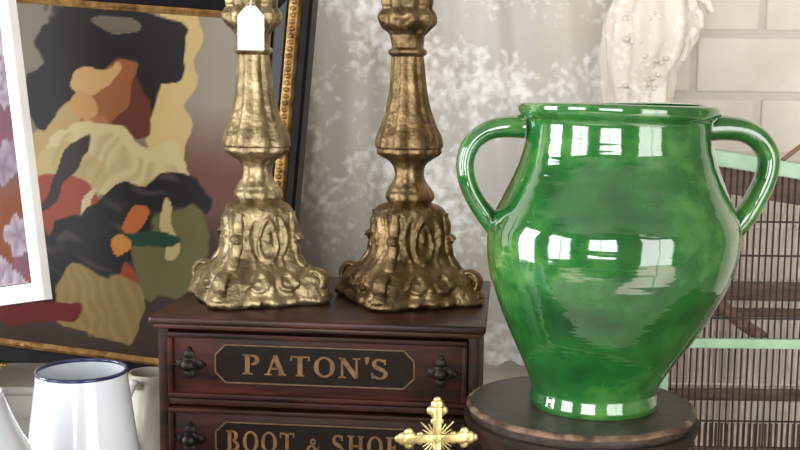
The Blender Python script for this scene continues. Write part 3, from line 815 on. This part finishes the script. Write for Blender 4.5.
full = [Vector((0, out[0].y, .03))] + [Vector((0.004, out[0].y, .05))] + out + inner + [Vector((.012, inner[-1].y, .0008))]
bm = bmesh.new(); rings = []
for q in full:
    rings.append([bm.verts.new((q.y + q.z * math.cos(2 * PI * k / 128), q.z * math.sin(2 * PI * k / 128), q.x + (.0009 * math.sin(4 * PI * k / 128) if q.x > .25 else 0))) for k in range(128)])
for a, b in zip(rings, rings[1:]):
    for k in range(128): bm.faces.new((a[k], a[(k + 1) % 128], b[(k + 1) % 128], b[k]))
bm.faces.new(rings[0]); bm.faces.new(rings[-1])
link('body', bm, M_green, jar, angle=60)
px = 1 / 1.0
for pts, rad in (([(524, 127), (505, 127), (488, 131), (473, 142), (465.5, 160), (467, 180), (475, 199), (487, 217), (496, 232)], [12, 11, 9.6, 9.2, 9, 9, 9.2, 10, 8]),
                 ([(706, 129), (724, 128), (744, 131), (760, 141), (768.5, 157), (766, 177), (757, 197), (746, 215), (734, 230)], [13, 12.5, 11.5, 11, 10.6, 10.6, 10.8, 11.5, 10])):
    sp = smoothp([jl(*q) for q in pts], 6); tab = [(i * 6, r * sc) for i, r in enumerate(rad)]
    bm = bmesh.new(); tube(bm, sp, [interp(tab, i) for i in range(len(sp))], 24, flat=(Vector((0, 1, 0)), 1.45)); link('handle', bm, M_green, jar, angle=80)

# ------------------------------------------------------------------ white enamel jug
UY = 1.05
rim = P(81.5, 369.5, UY)
ju = thing('enamel_jug', 'white enamel jug with a navy blue rim at the lower left', 'jug', (rim.x, UY, ZT), math.radians(150))
us = 1.09 / F; UH = rim.z - ZT
lean_ = .0
wall_ = [(.052, 0), (.062, .004), (.066, .012), (.0672, .05), (.0655, .10), (.0620, .15), (.0560, .205), (.0495, UH - .035), (.0462, UH - .012), (.0452, UH - .002)]
inn = [(r - .0016, z + (.002 if i < 2 else 0)) for i, (r, z) in enumerate(wall_)][::-1]
bm = bmesh.new(); lathe(bm, [(.0005, 0)] + wall_ + inn[:-1] + [(.0005, .006)], 80); link('body', bm, M_enam, ju, angle=50)
bm = bmesh.new(); pts = [(.0450 * math.cos(a), .0450 * math.sin(a), UH - .0012) for a in [2 * PI * k / 80 for k in range(80)]]
lathe(bm, [(.0444 + .0019 * math.cos(a), UH - .001 + .0019 * math.sin(a)) for a in [2 * PI * k / 10 for k in range(10)]], 80, closed=True); link('rim', bm, M_blue, ju)
# strap handle and spout
bm = bmesh.new(); tube(bm, smoothp([(0.049, 0, UH - .05), (.075, 0, UH - .05), (.10, 0, UH - .08), (.105, 0, UH - .12), (.09, 0, UH - .165), (.0655, 0, UH - .185)], 6), .0055, 12, flat=(Vector((0, 1, 0)), 2)); ho = link('handle', bm, M_enam, ju)
ho.rotation_euler = (0, 0, math.radians(-60))
ju.scale = (.95, .95, 1)

# second enamel vessel whose curved side enters at the left edge
vY = .90
vp = P(-40, 396, vY)
ve = thing('enamel_vessel', 'white enamel vessel with sloping side cut off in the bottom left corner', 'vessel', (vp.x, vY, ZT))
vh = vp.z - ZT
ed = [(396, 40), (410, 45), (425, 51), (440, 58), (452, 65)]
pr_ = [(ZT and (P(0, py, vY).z - ZT), r * vY * 1.04 / F) for py, r in ed][::-1]
pr_ = [(z, r) for z, r in pr_]
prof2 = [(.0005, 0), (.06, 0), (.072, .006), (.078, .03), (.078, .07)] + [(min(r, .077), z) for z, r in pr_]
inn2 = [(r - .0016, max(z, .004)) for r, z in prof2[1:]][::-1]
bm = bmesh.new(); lathe(bm, prof2 + inn2 + [(.0005, .004)], 72); link('body', bm, M_enam, ve, angle=50)
bm = bmesh.new(); R_ = prof2[-1][0]; lathe(bm, [(R_ - .0008 + .0016 * math.cos(a), prof2[-1][1] + .0016 * math.sin(a)) for a in [2 * PI * k / 10 for k in range(10)]], 72, closed=True); link('rim', bm, M_enam, ve)

# ------------------------------------------------------------------ cream pot tucked beside the cabinet
KY = 1.37
kp = P(160, 372, KY)
po = thing('cream_pot', 'small cream stoneware pot between the enamel jug and the cabinet', 'pot', (-.312, KY, ZT))
kh = kp.z - ZT
bm = bmesh.new(); ps = [(a.y, a.x) for a in smoothp([(0, .026, 0), (.012, .032, 0), (.05, .043, 0), (kh * .55, .044, 0), (kh * .8, .038, 0), (kh * .93, .028, 0), (kh, .027, 0)], 5)]
lathe(bm, [(.0005, 0)] + ps + [(r - .003, max(z, .005)) for r, z in ps[::-1]] + [(.0005, .005)], 64); link('body', bm, M_pot, po, angle=60)
bm = bmesh.new(); tube(bm, smoothp([(-.010, -.027, kh - .012), (-.012, -.044, kh - .004), (-.018, -.058, kh - .022), (-.018, -.060, kh - .05), (-.012, -.046, kh - .085), (-.008, -.040, kh - .092)], 6), .005, 12, flat=(Vector((1, 0, 0)), 1.4)); link('handle', bm, M_white, po)

# ------------------------------------------------------------------ brass cross
XY = 1.02
xp = P(437, 438, XY)
cr = thing('brass_cross', 'small ornate brass cross standing before the lower drawer', 'cross', (xp.x, XY, ZT), math.radians(6))
q = XY / F * .97; zc = xp.z - ZT
bm = bmesh.new()
def trefoil(bm, dx, dz, L):
    """arm ending in three lobes"""
    d = Vector((dx, 0, dz)); s = Vector((-dz, 0, dx)); c = Vector((0, 0, zc))
    w = 4.6 * q
    box(bm, -w, w, -.0028, .0028, 0, L * .74 * q, bevel=.001, M=Matrix.Translation(c) @ Matrix(((s.x, 0, d.x, 0), (0, 1, 0, 0), (s.z, 0, d.z, 0), (0, 0, 0, 1))))
    for o, r in ((d * L * .66, 8), (d * L * .83, 7.2), (d * L * .95, 4.4), (d * L * .70 + s * 6.5, 5), (d * L * .70 - s * 6.5, 5), (d * L * .42 + s * 3, 4.2), (d * L * .42 - s * 3, 4.2)):
        ball(bm, c + o * q, r * q, (1, .38, 1), 16, 10)
for dx, dz, L in ((0, 1, 43), (-1, 0, 43), (1, 0, 42), (0, -1, 44)): trefoil(bm, dx, dz, L)
ball(bm, (0, 0, zc), 8 * q, (1, .5, 1))
link('arms', bm, M_cross, cr)
bm = bmesh.new()
for a in (45, 135, 225, 315):
    for da in (-14, 0, 14):
        r_ = math.radians(a + da); L = (25 if da == 0 else 18) * q
        tube(bm, [(7 * q * math.cos(r_), 0, zc + 7 * q * math.sin(r_)), (L * math.cos(r_), 0, zc + L * math.sin(r_))], [1.3 * q, .7 * q], 8)
link('rays', bm, M_cross, cr)
bm = bmesh.new(); hb = zc - 40 * q
lathe(bm, [(.0005, 0), (.036, 0), (.036, .006), (.028, .011), (.014, .02), (.007, .035), (.011, .045), (.006, .055), (.005, hb), (.0005, hb)], 40); link('foot', bm, M_cross, cr)

# ------------------------------------------------------------------ bird cage, right
GY = 1.44
gl = P(659, 390, GY).x; gr_ = gl + .36; GD = .22
cg = thing('bird_cage', 'wire bird cage with mint green rails behind the green jar', 'cage', (gl, GY, ZT))
G = lambda px, py, dy=0.: P(px, py, GY + dy) - Vector((gl, GY, ZT))
W = gr_ - gl
zl = G(745, 344).z; a1, a2 = G(708, 155), G(800, 170)
slope = (a2.z - a1.z) / (a2.x - a1.x); top = lambda x: a1.z + slope * (x - a1.x)
def post(x, y, s=.006): 
    bm = bmesh.new(); box(bm, x - s, x + s, y - s, y + s, 0, top(x) - .006, bevel=.0015); link('corner_post', bm, M_mint, cg)
for x in (.006, W - .006):
    for y in (.006, GD - .006): post(x, y)
# sloping top boards front, back and sides
ang = math.atan(slope)
def toprail(y):
    bm = bmesh.new(); L = W / math.cos(ang)
    box(bm, 0, L, -.006, .010, -.012, .008, bevel=.002, M=Matrix.Translation((0, y, top(0))) @ Matrix.Rotation(-ang, 4, 'Y')); link('top_rail', bm, M_mint, cg)
toprail(.004); toprail(GD - .008)
for x in (.006, W - .006):
    bm = bmesh.new(); box(bm, x - .006, x + .006, .0142, GD - .0142, top(x) - .010, top(x) + .006, bevel=.0015); link('top_rail', bm, M_mint, cg)
def hrail(z, name='cross_rail', t=.0065):
    for y in (.006, GD - .006):
        bm = bmesh.new(); box(bm, .0121, W - .0121, y - .0065, y + .006, z - t, z + t, bevel=.0015); link(name, bm, M_mint if y < .1 else M_slat, cg)
    for x in (.006, W - .006):
        bm = bmesh.new(); box(bm, x - .005, x + .005, .0125, GD - .0125, z - t, z + t, bevel=.0015); link(name, bm, M_mint, cg)
hrail(zl); hrail(.012, 'bottom_rail', .010)
# brown boards behind the wires
def board(z0, z1, y=.016):
    bm = bmesh.new(); box(bm, .0125, W - .0125, y, y + .004, z0, z1, bevel=.001); link('brown_slat', bm, M_slat, cg)
bm = bmesh.new(); box(bm, .012, W / math.cos(ang) - .03, .012, .016, -.046, -.013, bevel=.001, M=Matrix.Translation((0, .004, top(0))) @ Matrix.Rotation(-ang, 4, 'Y')); link('brown_slat', bm, M_slat, cg)
zb = [(G(745, 300, .2).z, G(745, 281, .2).z), (G(745, 400, .2).z, G(745, 388, .2).z)]
for a, b in zb: board(a, b, GD - .026)
# wire panels
def wires(name, pts, horiz, r, m_):
    bm = bmesh.new()
    for a, b in pts: tube(bm, [a, b], r, 6)
    for a, b in horiz: tube(bm, [a, b], r * 1.1, 6)
    link(name, bm, m_, cg)
n = 40
fx = [.016 + (W - .032) * i / (n - 1) for i in range(n)]
wires('front_wires', [((x, .0055, .02), (x, .0055, top(x) - .011)) for x in fx],
      [((.012, .0035, z), (W - .012, .0035, z)) for z in (G(745, 222).z, G(745, 256).z, G(745, 319).z, G(745, 422).z)], .0012, M_wire)
wires('back_wires', [((x + .003, GD - .005, .02), (x + .003, GD - .005, top(x) - .012)) for x in fx[:-1]],
      [((.012, GD - .0095, z), (W - .012, GD - .0095, z)) for z in (.12, .25, .36)], .0021, M_wirel)
for x in (.006, W - .006):
    wires('side_wires', [((x, .02 + (GD - .04) * i / 35, .02), (x, .02 + (GD - .04) * i / 35, top(x) - .012)) for i in range(36)], [], .0010, M_wirel)
bm = bmesh.new(); box(bm, .0125, W - .0125, .0126, GD - .0126, .003, .009); link('cage_floor', bm, M_slat, cg, False)
A, B_, C_ = G(716, 299, .10), G(738, 322, .06), G(764, 338, .03)
bm = bmesh.new(); tube(bm, smoothp([A + (A - B_) * .5, A, B_ + Vector((0, 0, .002)), C_], 6), [.0085 + .0012 * mnoise.noise(Vector((i * 1.3, 0, 0))) for i in range(19)], 12)
link('perch_twig', bm, M_twig, cg)
ha = G(782, 160, .02); hb_ = G(803, 143, .02)
bm = bmesh.new(); x_ = ha.x; tube(bm, smoothp([(x_ - .004, .02, top(x_) + .004), (x_ + .012, .02, top(x_) + .018), (x_ + .035, .02, top(x_) + .032), (x_ + .07, .02, top(x_) + .028), (x_ + .085, .02, top(x_ + .085) + .004)], 6), .0032, 10); link('carrying_handle', bm, M_twig, cg)

# ------------------------------------------------------------------ view
vs = scene.view_settings
vs.view_transform = 'Standard'; vs.look = 'None'; vs.gamma = 1.0; vs.use_curve_mapping = False
vs.exposure = -0.48
